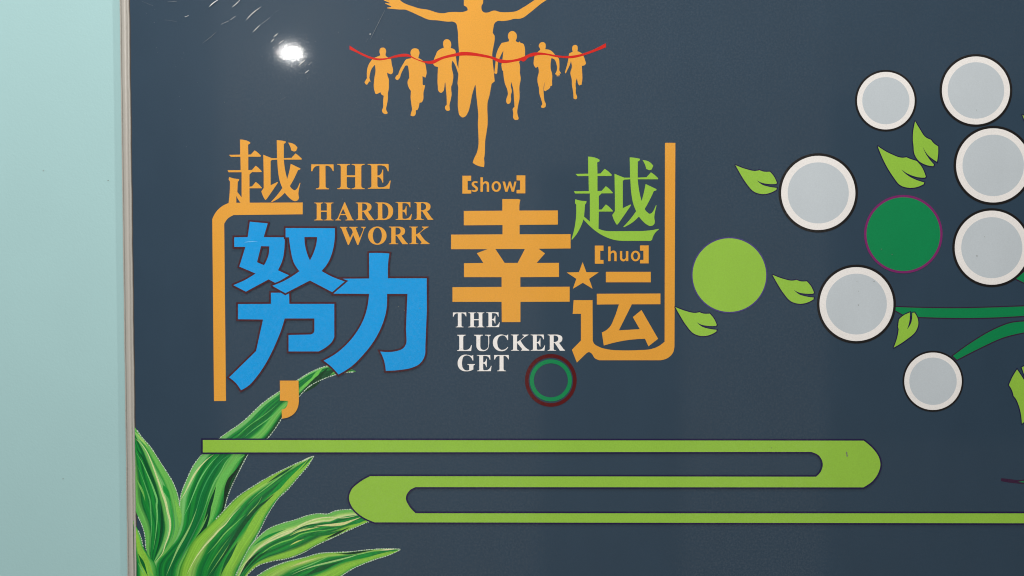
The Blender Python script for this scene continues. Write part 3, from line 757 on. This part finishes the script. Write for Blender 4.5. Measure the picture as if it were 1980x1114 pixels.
flat('finish_ribbon', [[smooth(rib)]], RED, board, 4, 'wavy red finish ribbon across the runners')

# ------------------------------------------------------------------ discs, leaves and stems on the right
DISCS = [((1712.9, 194.8), 58.6, 55.4, 45.6, 'white and grey disc at upper left of the cluster'),
         ((1887.1, 175.0), 69.4, 65.5, 54.6, 'white and grey disc at the top of the cluster'),
         ((1920.5, 319.9), 75.7, 71.5, 59.4, 'white and grey disc at the right edge, directly below the topmost disc'),
         ((1917.7, 479.0), 75.4, 71.4, 59.0, 'white and grey disc right of the dark green disc'),
         ((1582.2, 373.1), 75.8, 71.5, 59.1, 'white and grey disc left of the dark green disc'),
         ((1656.0, 588.1), 75.4, 71.2, 58.8, 'white and grey disc at the end of the straight stem'),
         ((1804.1, 737.3), 58.1, 55.3, 45.8, 'small white and grey disc at the end of the curved stem')]
for (cx, cy), r0, r1, r2, lab in DISCS:
    o = flat('disc', [[ell(cx, cy, r2, n=96)]], DISCGREY, board, 9, lab)
    flat('white_ring', [[ell(cx, cy, r1 + 0.2, n=96), ell(cx, cy, r2, n=96)]], RINGWHITE, o, 9)
    flat('outline', [[ell(cx, cy, r0 + 0.9, n=96), ell(cx, cy, r1 + 0.2, n=96)]], BLACK, o, 9)
o = flat('disc', [[ell(1410.3, 532, 71.1, n=96)]], LIME, board, 9, 'plain lime green disc')
flat('outline', [[ell(1410.3, 532, 73.6, n=96), ell(1410.3, 532, 71.1, n=96)]], VIOLET, o, 9)
o = flat('disc', [[ell(1746.7, 452.8, 71.2, n=96)]], EMERALD, board, 9, 'dark green disc with magenta rim')
flat('outline', [[ell(1746.7, 452.8, 75.8, n=96), ell(1746.7, 452.8, 71.2, n=96)]], MAGENTA, o, 9)
o = empty('ring', P(1065.1, 735.6), board, 'hollow green ring inside a maroon ring')
flat('inner_ring', [[ell(1065.1, 735.6, 40.6, n=96), ell(1065.1, 735.6, 32.9, n=96)]], EMERALD, o, 9)
flat('outer_ring', [[ell(1065.1, 735.6, 49.9, 51, n=96), ell(1065.1, 735.6, 43.0, 44, n=96)]], film('dark red ink', rgb(84, 26, 32, 0.85, 0.012)), o, 9)

zl = Z(1300, 300, 2.9325); zr = Z(1640, 280, 3.979); zt = Z(1640, 90, 5.306); zb = Z(1700, 540, 3.842); ze = Z(1900, 690, 7.9625)
LA = zl('358,57 420,80s 470,90s 495,86 510,92s 553,94 575,120s 593,158 588,164 540,163s 505,156s 478,142 510,168s 550,180s 592,186 590,196 560,212s 515,221s 465,208s 420,160s 385,105s')
LD = zr('228,12 330,72s 420,100s 448,97 480,110s 527,125 565,170s 597,245 590,253 540,250s 470,228s 408,190 450,230s 510,265s 585,290 580,304 530,325s 470,331s 400,310s 350,250s 280,135s')
LE = zt('687,768 730,840s 800,935s 850,958 870,985s 922,1025') + zr('692,10 692,70s 683,131 655,113s 610,75s') + zt('765,1025') + zr('592,60s 620,105s 660,152 655,165 600,155s 545,125s 510,70s 502,0s') + zt('668,1000s 665,900s')
LF = zb('108,508 135,430s 145,370 140,355 147,298 180,270s 228,247 225,310s 207,373 235,330s 246,250 262,248 285,290s 290,335s 275,380s 200,450s')
LG_ = ze('605,1030 750,900s 900,700s 930,500s 870,300s 740,180s 630,148 602,165 645,290s 700,480 620,330s 530,195 460,310s 405,435 450,510s 478,605 500,630s 550,730s 590,880s')
def mv(p, dx, dy): return [(q[0] + dx, q[1] + dy, q[2]) for q in p]
LEAVES = [(LA, 'lime leaf left of the white disc, level with its centre'), (mv(LA, 210 / 2.9325, 622 / 2.9325), 'lime leaf between the lime disc and a white disc'),
          (mv(LA, -341 / 2.9325, 805 / 2.9325), 'lime leaf touching the orange bracket under the lime disc'), (LD, 'larger lime leaf above the dark green disc'),
          (LE, 'upright lime leaf between upper white discs'), (LF, 'small lime leaf hanging on the straight stem'), (LG_, 'lime leaf pointing down at the right edge'),
          (mv(LD, 279.5, -61), 'lime leaf tip at the right edge between two white discs')]
for pts, lab in LEAVES:
    l = smooth(pts)
    o = flat('printed_leaf', [[l]], LIME, board, 8, lab)
    flat('outline', [[grow(l, 2.0)]], INDIGO, o, 7)
zc = Z(1900, 500, 7.96)
STEMS = [(zb('100,206 350,214s 600,216s 850,210s 1076,202 1400,190 1400,262 1076,272 850,284s 600,288s 290,280 180,265 100,220'), 'straight emerald stem'),
         (zb('548,570 700,462s 850,375s 980,325s 1076,314 1300,310 1300,380 1076,395 930,430s 750,510s 578,598'), 'curved emerald stem rising to the right'),
         (zc('515,312 640,205 760,205 760,410 640,372'), 'short emerald stem behind the white disc')]
for pts, lab in STEMS:
    l = smooth(pts)
    o = flat('stem', [[l]], EMERALD2, board, 4, lab)
    flat('outline', [[grow(l, 2.2)]], PLUM, o, 3)
zp = Z(1900, 880, 13.925)
o = flat('twig', [[smooth(zp('495,630 520,624 760,650s 950,674s 1200,640 1200,790 900,762s 560,715s 495,700'))]], PLUM, board, 3, 'thin dark plum twig at the right edge')
flat('green_core', [[smooth(zp('960,722 1114,692 1200,680 1200,760 1114,742'))]], EMERALD2, o, 4)

# ------------------------------------------------------------------ wear: scratches with glint painted in, smears and specks on the film
s1 = Z(200, 0, 3.96); s2 = Z(480, 50, 11.14)
def scratch_glint(pts, w, mat=SCUFF_GLINT):
    flat('scratch_glint', [[ribbon(pts, w, (0.25, 0.35))]], mat, panel, 38)
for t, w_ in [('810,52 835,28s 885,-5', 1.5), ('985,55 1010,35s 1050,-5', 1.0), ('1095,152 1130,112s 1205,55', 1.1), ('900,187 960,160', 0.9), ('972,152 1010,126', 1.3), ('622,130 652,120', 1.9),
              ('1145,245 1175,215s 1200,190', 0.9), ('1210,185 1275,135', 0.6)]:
    scratch_glint(s1(t), w_)
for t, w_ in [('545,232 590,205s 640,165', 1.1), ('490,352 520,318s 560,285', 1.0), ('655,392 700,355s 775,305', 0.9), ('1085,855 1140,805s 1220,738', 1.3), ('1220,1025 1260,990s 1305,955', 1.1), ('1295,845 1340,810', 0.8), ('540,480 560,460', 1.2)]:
    scratch_glint(s2(t), w_)
for t, w_ in [('990,5 1080,30s 1180,80s', 0.0)]:
    pass
for t, w_ in [('760,330 820,285s 865,245', 0.6), ('985,10 1040,25', 0.5), ('295,10 380,45', 0.6), ('1310,95 1340,80', 0.7), ('490,15 560,10', 1.6), ('470,152 560,165', 0.7), ('1350,770 1400,740', 0.6)]:
    scratch_glint(s1(t), w_, SCUFFDIM)
for pts in ('715,78 730,48s 744,20', '707,82 712,74'):
    scratch_glint(PX(pts), 0.6, SCUFFDIM)
flat('scratch_glint', [[ell(715.6, 66, 0.8, 1.4, 10)]], SCUFF_GLINT, panel, 38)
flat('scratch_glint', [[ribbon(z8('400,494 450,488s 545,484'), 1.0)]], film('pale blue scratch', rgb(120, 190, 230)), panel, 38)
for t in ('335,548 385,515s 498,512', ):
    pass
zw = Z(870, 595, 8.57)
flat('smear', [[ribbon(zw('447,548 500,515'), 1.6)]], SMEAR, panel, 38)
flat('smear', [[ribbon(zw('160,695 222,662'), 1.6)]], SMEAR, panel, 38)
sp = []
for x, y in [(1637, 876), (1638, 881)]:
    sp.append([ell(x, y, 1.3, 2.6, 10)])
for x, y in [(1888, 213), (1904, 458), (1889, 495), (1725, 492), (1704, 482), (1657, 544), (1660, 590), (1492, 866), (1458, 866), (1512, 940), (782, 600), (812, 596), (771, 593), (1660, 563), (1690, 544)]:
    sp.append([ell(x, y, random.uniform(0.5, 1.1), random.uniform(0.5, 1.1), 8)])
f = flat('speck', sp, SPECK, panel, 37); f['kind'] = 'stuff'
lt = []
for i in range(70):
    x, y = random.gauss(560, 260), random.gauss(110, 110)
    if x < 275 or x > 1250 or y < -50: continue
    lt.append([ell(x, y, random.uniform(0.3, 0.7), random.uniform(0.3, 0.7), 7)])
f = flat('dust', lt, SCUFFDIM, panel, 39); f['kind'] = 'stuff'
wsp = [P(84, 330, WALL_Y - 0.0004), P(209, 349, WALL_Y - 0.0004), P(122, 926, WALL_Y - 0.0004)]
V, Fc = [], []
for c in wsp:
    s_ = len(V)
    V += [c + Vector((math.cos(q * math.pi / 4) * 0.0011, 0, math.sin(q * math.pi / 4) * 0.0009)) for q in range(8)]
    Fc.append(tuple(s_ + q for q in range(8)))
me = bpy.data.meshes.new('speck'); me.from_pydata(V, [], Fc)
o = obj('speck', me, SPECK, wall); o.location = -wall.location; o['kind'] = 'stuff'
